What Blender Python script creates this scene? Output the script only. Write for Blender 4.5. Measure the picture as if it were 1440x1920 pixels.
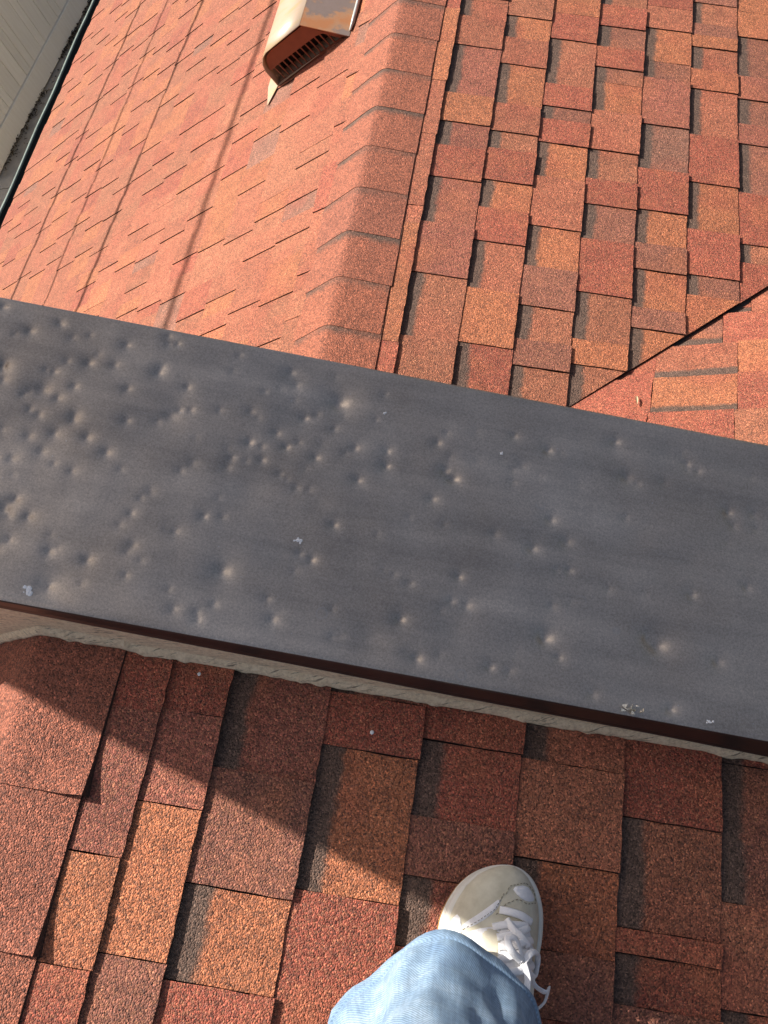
import bpy, bmesh, math, random
from mathutils import Vector, Matrix, noise
random.seed(11)
for o in list(bpy.data.objects): bpy.data.objects.remove(o)
SC = bpy.context.scene
COL = SC.collection
R = math.radians
TH = R(23); CT, ST = math.cos(TH), math.sin(TH)

# ---------------------------------------------------------------- frames
# world: X across the ridge (right), Y along the ridge (away), Z up.
def V(*a): return Vector(a)
WX, YY, NR = V(CT,0,-ST), V(0,1,0), V(ST,0,CT)      # right slope: down-slope, ridge, normal
JL, NL = V(-CT,0,-ST), V(-ST,0,CT)                  # left slope: down-slope, normal
UW, NW = V(0,CT,-ST), V(0,ST,CT)                    # wing slope (falls away from the camera)
DROP = 0.554                                        # lower roof lies this far below the upper one
def near_right(u,r,n): return WX*u + YY*r + NR*n
def far_right(u,r,n):  return WX*u + YY*r + NR*(n-DROP)
NEAR_RIDGE = near_right(-0.43,0,0)
FAR_RIDGE = far_right(-0.204,0,0)
def near_left(u,r,n): return NEAR_RIDGE + JL*u + YY*r + NL*n
def far_left(u,r,n):  return FAR_RIDGE + JL*u + YY*r + NL*n
VALLEY0 = far_right(0.38,1.247,0)
def wing(u,x,n): return VALLEY0 + UW*u + V(1,0,0)*x + NW*(n-0.0048)

# ---------------------------------------------------------------- camera, sky, sun, exposure
cd = bpy.data.cameras.new('camera'); cam = bpy.data.objects.new('camera', cd); COL.objects.link(cam)
cd.sensor_fit = 'VERTICAL'; cd.sensor_height = 36.0; cd.lens = 1800/1920*36.0
cd.clip_start = 0.02; cd.clip_end = 500
def wrn(a): return WX*a[0] + YY*a[1] + NR*a[2]
cx_ = wrn((0.98508,0.15477,0.07527)); cdn = wrn((0.17211,-0.88587,-0.43082)); cfw = wrn((0,0.43735,-0.89929))
M = Matrix((cx_, -cdn, -cfw)).transposed().to_4x4()
CAMP = NR*1.29
M.translation = CAMP
cam.matrix_world = M
SC.camera = cam

SE, SA = R(30), R(12.7)
SUN = wrn((-math.cos(SE)*math.cos(SA), math.cos(SE)*math.sin(SA), math.sin(SE))).normalized()
sd = bpy.data.lights.new('sun','SUN'); sun = bpy.data.objects.new('sun', sd); COL.objects.link(sun)
sd.energy = 5.0; sd.angle = R(0.33); sd.color = (1.0,0.94,0.86)
sun.rotation_euler = SUN.to_track_quat('Z','Y').to_euler()
sun.location = SUN*20
wd = bpy.data.worlds.new('World'); SC.world = wd; wd.use_nodes = True
nt = wd.node_tree; bg = nt.nodes['Background']
sky = nt.nodes.new('ShaderNodeTexSky'); sky.sky_type = 'NISHITA'; sky.sun_disc = False
sky.sun_elevation = math.asin(SUN.z); sky.sun_rotation = math.atan2(SUN.x, SUN.y)
sky.air_density = 1.0; sky.dust_density = 6.5; sky.ozone_density = 1.0
nt.links.new(sky.outputs[0], bg.inputs[0]); bg.inputs[1].default_value = 0.070
SC.view_settings.view_transform = 'Standard'; SC.view_settings.look = 'None'
SC.view_settings.exposure = 0.54; SC.view_settings.gamma = 1.0
SC.render.engine = 'CYCLES'
SC.render.resolution_x = 768; SC.render.resolution_y = 1024

# ---------------------------------------------------------------- node helpers
class NB:
    def __init__(s, name):
        m = bpy.data.materials.new(name); m.use_nodes = True
        s.m = m; s.t = m.node_tree; s.b = s.t.nodes['Principled BSDF']
        s.pos = s.n('ShaderNodeNewGeometry').outputs['Position']
    def n(s, ty, **kw):
        x = s.t.nodes.new(ty)
        for k,v in kw.items(): setattr(x,k,v)
        return x
    def l(s, a, b): s.t.links.new(a,b)
    def noise(s, scale, detail=3, rough=0.55, vec=None):
        x = s.n('ShaderNodeTexNoise'); x.inputs['Scale'].default_value = scale
        x.inputs['Detail'].default_value = detail; x.inputs['Roughness'].default_value = rough
        s.l(vec or s.pos, x.inputs['Vector']); return x
    def vor(s, scale, vec=None, feature='F1'):
        x = s.n('ShaderNodeTexVoronoi'); x.feature = feature; x.inputs['Scale'].default_value = scale
        s.l(vec or s.pos, x.inputs['Vector']); return x
    def ramp(s, fac, stops, interp='LINEAR'):
        x = s.n('ShaderNodeValToRGB'); x.color_ramp.interpolation = interp
        e = x.color_ramp.elements
        while len(e) < len(stops): e.new(0.5)
        for i,(p,c) in enumerate(stops):
            e[i].position = p; e[i].color = (c,c,c,1) if isinstance(c,(int,float)) else (*c,1)
        s.l(fac, x.inputs[0]); return x.outputs[0]
    def mix(s, a, b, fac, mode='MIX'):
        x = s.n('ShaderNodeMix'); x.data_type = 'RGBA'; x.blend_type = mode
        for k,v in ((0,fac),(6,a),(7,b)):
            if isinstance(v,(int,float)): x.inputs[k].default_value = v
            elif isinstance(v,tuple): x.inputs[k].default_value = (*v,1)
            else: s.l(v, x.inputs[k])
        return x.outputs[2]
    def math(s, op, a, b=0.0, clamp=False):
        x = s.n('ShaderNodeMath'); x.operation = op; x.use_clamp = clamp
        for k,v in ((0,a),(1,b)):
            if isinstance(v,(int,float)): x.inputs[k].default_value = v
            else: s.l(v, x.inputs[k])
        return x.outputs[0]
    def bump(s, h, strength, dist, prev=None):
        x = s.n('ShaderNodeBump'); x.inputs['Strength'].default_value = strength
        x.inputs['Distance'].default_value = dist; s.l(h, x.inputs['Height'])
        if prev: s.l(prev, x.inputs['Normal'])
        return x.outputs[0]
    def done(s, col=None, rough=0.7, normal=None, metal=0.0, spec=0.4):
        if col is not None:
            if isinstance(col,tuple): s.b.inputs['Base Color'].default_value = (*col,1)
            else: s.l(col, s.b.inputs['Base Color'])
        if isinstance(rough,(int,float)): s.b.inputs['Roughness'].default_value = rough
        else: s.l(rough, s.b.inputs['Roughness'])
        s.b.inputs['Metallic'].default_value = metal
        s.b.inputs['Specular IOR Level'].default_value = spec
        if normal is not None: s.l(normal, s.b.inputs['Normal'])
        return s.m

# ---------------------------------------------------------------- materials
PAL = {'r':(0.335,0.084,0.049),'o':(0.425,0.142,0.062),'p':(0.375,0.118,0.063),'m':(0.300,0.093,0.060),
       'b':(0.270,0.098,0.062),'n':(0.350,0.122,0.064),'g':(0.255,0.115,0.078)}
BAND = (0.105,0.070,0.052)
def shingle_mat(key, band):
    b = NB('shingle_%s_%s' % (key, 'banded' if band else 'plain'))
    base = PAL[key]
    v1 = b.vor(500)
    sep = b.n('ShaderNodeSeparateColor'); b.l(v1.outputs['Color'], sep.inputs[0])
    g = b.ramp(sep.outputs[0], [(0,0.34),(0.16,0.62),(0.5,0.95),(0.82,1.22),(0.94,1.5),(1,2.1)])
    oi = b.n('ShaderNodeObjectInfo')
    tint = b.ramp(oi.outputs['Random'], [(0,0.86),(1,1.12)])
    c = b.mix(base, tint, 1.0, 'MULTIPLY')
    # granules of the neighbouring blends scattered in
    c = b.mix(c, (0.42,0.18,0.09), b.ramp(sep.outputs[1], [(0.72,0),(0.78,0.5)]))
    c = b.mix(c, (0.12,0.06,0.045), b.ramp(sep.outputs[2], [(0.78,0),(0.84,0.6)]))
    # soft drift between blends inside one shingle
    c = b.mix(c, PAL['o' if key in 'rmb' else 'r'], b.ramp(b.noise(7,2).outputs[0], [(0.5,0),(0.72,0.5)]))
    if band:
        uv = b.n('ShaderNodeUVMap'); uv.uv_map = 'UVMap'
        sx = b.n('ShaderNodeSeparateXYZ'); b.l(uv.outputs[0], sx.inputs[0])
        wob = b.noise(60,3); wob2 = b.noise(9,2)
        t = b.math('ADD', sx.outputs[1], b.math('MULTIPLY', b.math('SUBTRACT', wob.outputs[0], 0.5), 0.018))
        t = b.math('ADD', t, b.math('MULTIPLY', b.math('SUBTRACT', wob2.outputs[0], 0.5), 0.022))
        f = b.ramp(t, [(0.030,1),(0.039,0)])
        c = b.mix(c, BAND, b.math('MULTIPLY', f, 0.92))
    c = b.mix(c, g, 1.0, 'MULTIPLY')
    blot = b.ramp(b.noise(22,4,0.65).outputs[0], [(0.25,0.80),(0.5,1.0),(0.78,1.16)])
    c = b.mix(c, blot, 1.0, 'MULTIPLY')
    mid = b.ramp(b.noise(150,2,0.6).outputs[0], [(0.28,0.84),(0.72,1.16)])
    c = b.mix(c, mid, 1.0, 'MULTIPLY')
    # bare black spots where granules are lost
    bare = b.ramp(b.noise(70,4,0.7).outputs[0], [(0.24,1),(0.29,0)])
    c = b.mix(c, (0.03,0.025,0.023), b.math('MULTIPLY', bare, 0.7))
    hh = b.math('MULTIPLY', v1.outputs['Distance'], -1.0)
    nrm = b.bump(b.noise(34,3).outputs[0], 0.35, 0.004)
    nrm = b.bump(b.noise(190,3,0.65).outputs[0], 0.75, 0.0022, nrm)
    nrm = b.bump(hh, 0.9, 0.0016, nrm)
    return b.done(c, 0.72, nrm, spec=0.45)
SM = {}
for k in PAL:
    SM['T'+k] = shingle_mat(k, False); SM['L'+k] = shingle_mat(k, True)
KEYS = list(SM)
def edge_mat():
    b = NB('asphalt_cut_edge')
    c = b.ramp(b.noise(300,2).outputs[0], [(0.3,(0.018,0.012,0.010)),(0.7,(0.07,0.035,0.026))])
    return b.done(c, 0.85, b.bump(b.noise(500,2).outputs[0],0.6,0.001))
M_EDGE = edge_mat()
def plain(name, col, rough=0.7, metal=0.0, spec=0.4, nscale=40, amt=0.15, bump=0.2, bd=0.002, detail=4):
    b = NB(name)
    f = b.ramp(b.noise(nscale,detail,0.6).outputs[0], [(0.25,1-amt),(0.75,1+amt)])
    c = b.mix(tuple(col), f, 1.0, 'MULTIPLY')
    return b.done(c, rough, b.bump(b.noise(nscale*3,3).outputs[0], bump, bd) if bump else None, metal, spec)
M_DECK = plain('roof_deck', (0.05,0.04,0.035))
def stucco_mat():
    b = NB('stucco_cream')
    c = b.ramp(b.noise(180,4,0.7).outputs[0], [(0.25,(0.62,0.48,0.31)),(0.55,(0.90,0.73,0.50)),(0.8,(0.97,0.85,0.64))])
    mp = b.n('ShaderNodeMapping'); mp.inputs['Scale'].default_value = (14,14,150); b.l(b.pos, mp.inputs[0])
    cr = b.ramp(b.noise(1.6,6,0.75,mp.outputs[0]).outputs[0], [(0.38,1),(0.44,0)])
    c = b.mix(c, (0.14,0.105,0.075), b.math('MULTIPLY', cr, 0.8))
    n1 = b.bump(b.noise(420,3,0.7).outputs[0], 0.8, 0.002)
    return b.done(c, 0.9, b.bump(cr, -0.5, 0.003, n1), spec=0.2)
M_STUCCO = stucco_mat()
def coping_mat():
    b = NB('bronze_coping_paint')
    dust = b.noise(5,5,0.6)
    c = b.mix((0.410,0.348,0.288), (0.550,0.482,0.410), b.ramp(dust.outputs[0], [(0.32,0),(0.7,1)]))
    ms = b.n('ShaderNodeMapping'); ms.inputs['Scale'].default_value = (2.2,26,2.2); ms.inputs['Rotation'].default_value = (0,0,0.06); b.l(b.pos, ms.inputs[0])
    stk = b.noise(1.3,5,0.6,ms.outputs[0])
    c = b.mix(c, b.ramp(stk.outputs[0], [(0.3,0.87),(0.7,1.13)]), 1.0, 'MULTIPLY')
    c = b.mix(c, b.ramp(b.noise(330,3,0.7).outputs[0], [(0.3,0.80),(0.7,1.20)]), 1.0, 'MULTIPLY')
    fine = b.ramp(b.noise(650,2).outputs[0], [(0.3,0.88),(0.7,1.14)])
    c = b.mix(c, fine, 1.0, 'MULTIPLY')
    # pale specks, grit and dried drops
    vs = b.vor(70); spk = b.ramp(vs.outputs['Distance'], [(0.035,1),(0.075,0)])
    sel = b.ramp(b.noise(37,1).outputs[0], [(0.60,0),(0.64,1)])
    c = b.mix(c, (0.62,0.62,0.64), b.math('MULTIPLY', b.math('MULTIPLY', spk, sel), 0.9))
    vs2 = b.vor(16); ring = b.ramp(vs2.outputs['Distance'], [(0.10,0),(0.118,1),(0.132,1),(0.15,0)])
    sel2 = b.ramp(b.noise(9,1).outputs[0], [(0.60,0),(0.66,1)])
    c = b.mix(c, (0.46,0.44,0.42), b.math('MULTIPLY', b.math('MULTIPLY', ring, sel2), 0.35))
    mp = b.n('ShaderNodeMapping'); mp.inputs['Scale'].default_value = (3,60,60); mp.inputs['Rotation'].default_value = (0,0,0.35)
    b.l(b.pos, mp.inputs[0])
    scr = b.ramp(b.noise(5,2,0.5,mp.outputs[0]).outputs[0], [(0.755,0),(0.775,1)])
    c = b.mix(c, (0.55,0.53,0.50), b.math('MULTIPLY', scr, 0.5))
    rg = b.math('ADD', b.ramp(stk.outputs[0], [(0.3,0.28),(0.7,0.38)]), b.ramp(b.noise(300,2,0.7).outputs[0], [(0.3,0.0),(0.7,0.06)]))
    nrm = b.bump(b.noise(26,3).outputs[0], 0.10, 0.003)
    return b.done(c, rg, nrm, metal=0.62, spec=0.9)
M_COPING = coping_mat()
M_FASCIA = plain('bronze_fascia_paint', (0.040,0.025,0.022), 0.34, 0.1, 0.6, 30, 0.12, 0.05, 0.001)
M_SEAL = plain('black_roof_cement', (0.02,0.018,0.017), 0.6, 0, 0.4, 60, 0.3, 0.8, 0.004)
def siding_mat():
    b = NB('painted_siding')
    mp = b.n('ShaderNodeMapping'); mp.inputs['Scale'].default_value = (14,14,1.2); b.l(b.pos, mp.inputs[0])
    c = b.ramp(b.noise(3,5,0.6,mp.outputs[0]).outputs[0], [(0.3,(0.82,0.79,0.70)),(0.7,(0.89,0.87,0.79))])
    oi = b.n('ShaderNodeObjectInfo')
    c = b.mix(c, b.ramp(oi.outputs['Random'], [(0,0.93),(1,1.05)]), 1.0, 'MULTIPLY')
    return b.done(c, 0.6, b.bump(b.noise(9,4,0.6,mp.outputs[0]).outputs[0],0.25,0.003))
M_SIDING = siding_mat()
M_CONC = plain('path_concrete', (0.40,0.365,0.305), 0.9, 0, 0.2, 6, 0.22, 0.5, 0.004, 8)
M_GROUND = plain('ground_soil', (0.11,0.095,0.075), 0.95, 0, 0.1, 3, 0.35, 0.6, 0.02, 8)
M_GUTTER = plain('gutter_black', (0.010,0.012,0.011), 0.5, 0, 0.4)
M_LIP = plain('gutter_lip_grey_green', (0.20,0.25,0.225), 0.45, 0, 0.5, 12, 0.35, 0.2)
M_WHITE = plain('white_paint_bits', (0.75,0.74,0.70), 0.6)
M_LEAF = plain('dry_leaf_litter', (0.055,0.042,0.028), 0.9, nscale=80, amt=0.5)
M_CABLE = plain('cable_rubber', (0.015,0.015,0.016), 0.5)

# ---------------------------------------------------------------- object helpers
def link(o, parent=None):
    COL.objects.link(o)
    if parent is not None:
        o.parent = parent; o.matrix_parent_inverse = parent.matrix_world.inverted()
    return o
def tag(o, label=None, cat=None, group=None, kind=None):
    for k,v in (('label',label),('category',cat),('group',group),('kind',kind)):
        if v: o[k] = v
    return o
def empty(name, loc, label=None, cat=None, group=None, kind=None, parent=None):
    o = bpy.data.objects.new(name, None); o.empty_display_size = 0.1
    o.location = loc; o.matrix_world = Matrix.Translation(loc)
    link(o, parent); return tag(o, label, cat, group, kind)
def mesh_obj(name, verts, faces, mats, parent=None, midx=None, smooth=False, uvs=None, recenter=True):
    verts = [Vector(v) for v in verts]
    ctr = Vector((0,0,0))
    if recenter and verts:
        for v in verts: ctr += v
        ctr /= len(verts)
    me = bpy.data.meshes.new(name)
    me.from_pydata([v-ctr for v in verts], [], faces)
    for m in (mats if isinstance(mats,(list,tuple)) else [mats]): me.materials.append(m)
    if midx: me.polygons.foreach_set('material_index', midx)
    if smooth: me.polygons.foreach_set('use_smooth', [True]*len(me.polygons))
    if uvs is not None:
        ul = me.uv_layers.new(name='UVMap')
        for lp in me.loops: ul.data[lp.index].uv = uvs[lp.vertex_index]
    me.update()
    o = bpy.data.objects.new(name, me)
    o.matrix_world = Matrix.Translation(ctr)
    COL.objects.link(o)
    if parent is not None:
        o.parent = parent; o.matrix_parent_inverse = parent.matrix_world.inverted()
    return o
def bm_obj(name, bm, mats, parent=None, smooth=False):
    bmesh.ops.recalc_face_normals(bm, faces=bm.faces)
    vs = [v.co.copy() for v in bm.verts]; bm.verts.index_update()
    fs = [[v.index for v in f.verts] for f in bm.faces]; mi = [f.material_index for f in bm.faces]
    bm.free(); return mesh_obj(name, vs, fs, mats, parent, mi, smooth)
def box_frame(fr, u0,u1,r0,r1,n0,n1, bev=0.0):
    bm = bmesh.new(); vs = []
    for n in (n0,n1):
        for (u,r) in ((u0,r0),(u1,r0),(u1,r1),(u0,r1)): vs.append(bm.verts.new(fr(u,r,n)))
    for f in ((3,2,1,0),(4,5,6,7),(0,1,5,4),(1,2,6,5),(2,3,7,6),(3,0,4,7)): bm.faces.new([vs[i] for i in f])
    if bev: bmesh.ops.bevel(bm, geom=list(bm.edges), offset=bev, segments=2, profile=0.6, affect='EDGES')
    return bm
def world(x,y,z): return V(x,y,z)
def tube(pts, rad, seg=8, flat=1.0, closed_ends=True):
    """swept tube; rad may be a list; flat<1 squashes it along its binormal"""
    pts = [Vector(p) for p in pts]; vs=[]; fs=[]
    up = Vector((0,0,1)); prevn = None
    for i,p in enumerate(pts):
        t = (pts[min(i+1,len(pts)-1)]-pts[max(i-1,0)]).normalized()
        nn = prevn if prevn is not None else (up if abs(t.dot(up))<0.9 else Vector((1,0,0)))
        nn = (nn - t*nn.dot(t)).normalized(); prevn = nn
        bb = t.cross(nn); rr = rad[i] if isinstance(rad,(list,tuple)) else rad
        for k in range(seg):
            a = 2*math.pi*k/seg
            vs.append(p + bb*math.cos(a)*rr + nn*math.sin(a)*rr*flat)
    for i in range(len(pts)-1):
        for k in range(seg):
            fs.append((i*seg+k, i*seg+(k+1)%seg, (i+1)*seg+(k+1)%seg, (i+1)*seg+k))
    if closed_ends:
        fs.append(tuple(range(seg))[::-1]); fs.append(tuple((len(pts)-1)*seg+k for k in range(seg)))
    return vs, fs

# ---------------------------------------------------------------- shingles
class Heap:
    """pieces that are not singled out: collected and built as one mesh"""
    def __init__(s): s.v=[]; s.f=[]; s.m=[]; s.u=[]
    def add(s, v, f, m, u):
        o = len(s.v); s.v += v; s.u += u
        s.f += [tuple(i+o for i in q) for q in f]; s.m += m
    def build(s, name, parent, label=None):
        if not s.v: return
        o = mesh_obj(name, s.v, s.f, [SM[k] for k in KEYS]+[M_EDGE], parent, s.m, uvs=s.u)
        o['kind'] = 'stuff'
        if label: o['label'] = label
        return o
def clip_poly(P, a, b, c):
    """keep a*u+b*r+c >= 0"""
    out = []
    for i in range(len(P)):
        p, q = P[i], P[(i+1)%len(P)]
        dp, dq = a*p[0]+b*p[1]+c, a*q[0]+b*q[1]+c
        if dp >= 0: out.append(p)
        if (dp >= 0) != (dq >= 0):
            t = dp/(dp-dq); out.append((p[0]+(q[0]-p[0])*t, p[1]+(q[1]-p[1])*t))
    return out
PIECES = 0
def piece(fr, u0, u1, r0, r1, kind, key, parent=None, heap=None, clip=None, fine=True):
    """one exposed shingle tab: u runs down the slope, r along the course"""
    global PIECES
    if r1 - r0 < 0.004: return
    if random.random() < 0.0: return
    head = 0.03; g = 0.0005
    seg = 0.014 if fine else 0.035
    j = 0.0008 if fine else 0.0006
    ra, rb, ua = r0+g, r1-g, u0-head
    P = [(ua,ra),(ua,rb)]
    ns = max(3, int((u1-u0)/seg/1.6))
    skew = random.uniform(-0.0015,0.0015)
    for i in range(1,ns): P.append((u0+(u1-u0)*i/ns, rb+random.uniform(-j,j)+skew*i/ns))
    nb = max(3, int((r1-r0)/seg)); db = random.uniform(-0.0015,0.0015); da = random.uniform(-0.0015,0.0015)
    for i in range(nb+1):
        t = i/nb; P.append((u1 + da*(1-t)+db*t + random.uniform(-j,j)*1.3, rb+(ra-rb)*t))
    for i in range(ns-1,0,-1): P.append((u0+(u1-u0)*i/ns, ra+random.uniform(-j,j)))
    if clip: P = clip_poly(P, *clip)
    if len(P) < 3: return
    L = u1-ua
    if kind in 'Tt': h0, h1 = 0.0012, 0.0088+random.uniform(-0.0008,0.0009)
    else: h0, h1 = -0.0018, 0.0050+random.uniform(-0.0005,0.0006)
    if fr is far_left: h0, h1 = (0.0006, 0.0076+random.uniform(-0.0006,0.0006)) if kind in 'Tt' else (-0.0018,0.0046)
    tw = random.uniform(-0.0005,0.0005)
    def nn(u,r): return h0+(h1-h0)*(u-ua)/L + tw*((r-r0)/(r1-r0)-0.5)
    top = [fr(u,r,nn(u,r)) for u,r in P]; bot = [fr(u,r,-0.007) for u,r in P]
    n = len(P); fs = [tuple(range(n))]; 
    nrm = (top[1]-top[0]).cross(top[2]-top[1])
    fs += [(i,n+i,n+(i+1)%n,(i+1)%n) for i in range(n)]
    fk = 'T' if kind in 'TtF' or (fr is far_left and True) else 'L'
    uv = [(r, u-u0) for u,r in P]*2
    # orient upwards
    if (fr(0,0,1)-fr(0,0,0)).dot((top[n//3]-top[0]).cross(top[2*n//3]-top[0])) < 0: fs = [tuple(reversed(q)) for q in fs]
    mid = [0]+[1]*n
    if heap is not None:
        heap.add(top+bot, fs, [KEYS.index(fk+key)]+[len(KEYS)]*n, uv)
    else:
        PIECES += 1
        mesh_obj('shingle', top+bot, fs, [SM[fk+key], M_EDGE], parent, mid, uvs=uv)
def rand_course(r_hi, r_lo, weights='roopmnnb'):
    """random tab sequence from far to near: (kind,key,r1,r0)"""
    out=[]; r=r_hi; k = random.choice('TL')
    while r > r_lo:
        ln = random.choice((0.055,0.07,0.09,0.12,0.15))*random.uniform(0.85,1.15)
        out.append((k, random.choice(weights if k=='T' else weights+'ng'), r, max(r-ln,r_lo))); r -= ln
        k = 'L' if k=='T' else 'T'
        if random.random()<0.12: k = 'T'
    return out
def read_course(txt, r_hi):
    out=[]; r=r_hi
    for t in txt.split():
        q = float(t[2:]); out.append((t[0], t[1], r, q)); r = q
    return out
def in_view(P, m=0.06):
    d = P-CAMP; z = d.dot(cfw)
    if z <= 0: return False
    return abs(d.dot(cx_)/z) < 0.4+m and abs(d.dot(cdn)/z) < 0.5333+m

# ================================================================ SETTING: ground far below
GZ = -4.0
gr = mesh_obj('ground', [(-60,-60,GZ-0.03),(60,-60,GZ-0.03),(60,60,GZ-0.03),(-60,60,GZ-0.03)], [(0,1,2,3)], M_GROUND); gr['kind']='structure'
path = empty('path', (-5.2,7,GZ), kind='structure')
y = -2.0
while y < 16:
    bm = box_frame(world, -6.5, -3.3, y+0.006, y+1.394, GZ-0.1, GZ+random.uniform(0,0.006), 0.006)
    bm_obj('slab', bm, M_CONC, path); y += 1.4

# ================================================================ LOWER ROOF (beyond the coping)
roofA = empty('shingle_roof', FAR_RIDGE+YY*2.2, 'lower sunlit red shingle roof with ridge and valley beyond the dark coping', 'roof')
def deck(name, fr, u0,u1,r0,r1,parent, n=-0.006):
    bm = box_frame(fr,u0,u1,r0,r1,n-0.03,n); return bm_obj(name, bm, M_DECK, parent)
sR = deck('roof_slope', far_right, -0.2, 2.4, 0.80, 4.4, roofA)
sL = deck('roof_slope', far_left, 0.0, 2.73, 0.80, 7.2, roofA)
sW = deck('roof_slope', wing, -0.6, 1.2, -0.9, 2.4, roofA, -0.009)
EA = 0.1355
# right slope: tabs read off the roof, from far to near
CR = {
 'a':'Tr2.513 To2.215 Tp2.010 Tp1.757 Tp1.699 To1.332 Tr1.10',
 'b':'Lp2.498 Tp2.375 Lm2.181 To2.072 Lm1.983 Tr1.870 Lm1.716 Tm1.551 Ln1.361 Tn1.10',
 'c':'Tn2.533 Lo2.441 Tp2.330 Lo2.173 Tp2.067 Ln2.004 Tr1.889 Lo1.794 Tr1.684 Lp1.533 To1.369 Lr1.10',
 'd':'Tr2.468 Ln2.283 Tr2.194 Lb2.145 Tr2.057 Lo1.934 Tp1.763 Lo1.632 Tb1.508 Ln1.407 Tb1.330 Ln1.10',
 'e':'Tr2.558 Lb2.469 Tr2.384 Lb2.325 lo2.211 Tp2.063 Ln1.957 Tr1.867 Lb1.750 Tr1.578 Ln1.436 To1.362 Ln1.10',
 'f':'Tp2.584 Lo2.447 lb2.375 Tm2.191 Lg2.026 Tr1.880 Lo1.767 Tb1.681 Lo1.562 Tb1.498 Lo1.20',
 'g':'Tb2.732 Ln2.639 Tb2.588 to2.537 Lp2.443 To2.362 Lp2.182 Tr2.007 Lo1.842 Tr1.692 Lb1.628 To1.30',
 'h':'To2.724 to2.613 Lb2.446 Tm2.353 Lb2.256 Tm2.179 Lb1.999 Tr1.822 Ln1.760 Tr1.45'}
LW = [('a',-0.077,-0.035),('b',-0.035,0.101),('c',0.101,0.232),('d',0.232,0.368),('e',0.368,0.505),('f',0.505,0.639),('g',0.639,0.774),('h',0.774,0.909)]
# closed-cut valley: main slope is trimmed along a 45 degree line
VCL = (-1.0, 469/452.0, 0.38 - 1.247*469/452.0 + 0.001)
heapR = Heap()
for k,u0,u1 in LW:
    first = float(CR[k].split()[0][2:]) + random.uniform(0.07,0.12)
    for (kd,c,ra,rb) in read_course(CR[k], first): piece(far_right,u0,u1,rb,ra,kd,c,sR,None,VCL)
    for (kd,c,ra,rb) in rand_course(4.3, first): piece(far_right,u0,u1,rb,ra,kd,c,sR,heapR,VCL,False)
u = 0.909
while u < 2.3:
    for (kd,c,ra,rb) in rand_course(4.3, 1.3): piece(far_right,u,u+EA,rb,ra,kd,c,sR,heapR,VCL,False)
    u += EA
heapR.build('shingle_field', sR)
# left slope
heapL = Heap(); nL = 0
u0 = 0.125; u1 = 0.165; cand = []
while u1 < 2.76:
    for (kd,c,ra,rb) in rand_course(7.1, 0.9, 'rooppppnnp'):
        p = far_left((u0+u1)/2,(ra+rb)/2,0)
        hid = far_left((u0+u1)/2,(ra+rb)/2,0)
        cand.append(((p-CAMP).length if in_view(p,0.02) and (ra+rb)/2 > 1.05+0.45*(u0+u1)/2*0.55 else 99, u0,u1,rb,ra,kd,c))
    u0 = u1; u1 = min(u0+EA, 2.745) if u0 < 2.70 else 9
cand.sort(key=lambda t:t[0])
for i,(d,u0,u1,rb,ra,kd,c) in enumerate(cand):
    if d < 90 and nL < 165: piece(far_left,u0,u1,rb,ra,kd,c,sL,None,None,False); nL += 1
    else: piece(far_left,u0,u1,rb,ra,kd,c,sL,heapL,None,False)
heapL.build('shingle_field', sL)
# wing slope: courses run across, falling away from the camera
CW = [(-0.323,-0.187,None),(-0.187,-0.052,'Lm1.6 Tn0.353 Tr0.175 Fr-0.15'),(-0.052,0.098,'Ln1.6 To1.1 Tr0.359 Lo0.178 Fr-0.1'),(0.098,0.236,'Tr1.6 Ln0.9 To0.361 Lp0.179 Fr0.0'),
      (0.236,0.372,'Ln1.6 To0.8 Tr0.327 Lb0.15 Fr0.05'),(0.372,0.508,None),(0.508,0.644,None),(0.644,0.78,None)]
heapW = Heap()
for (a,b_,t) in CW:
    seq = read_course(t,2.2) if t else rand_course(2.2,-0.2)
    for (kd,c,ra,rb) in seq:
        vis = in_view(wing((a+b_)/2,(max(rb,a)+ra)/2 if ra<1 else rb,0),0.03)
        piece(wing,a,b_,rb,ra,kd,c,sW,None if vis else heapW)
heapW.build('shingle_field', sW)

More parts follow.
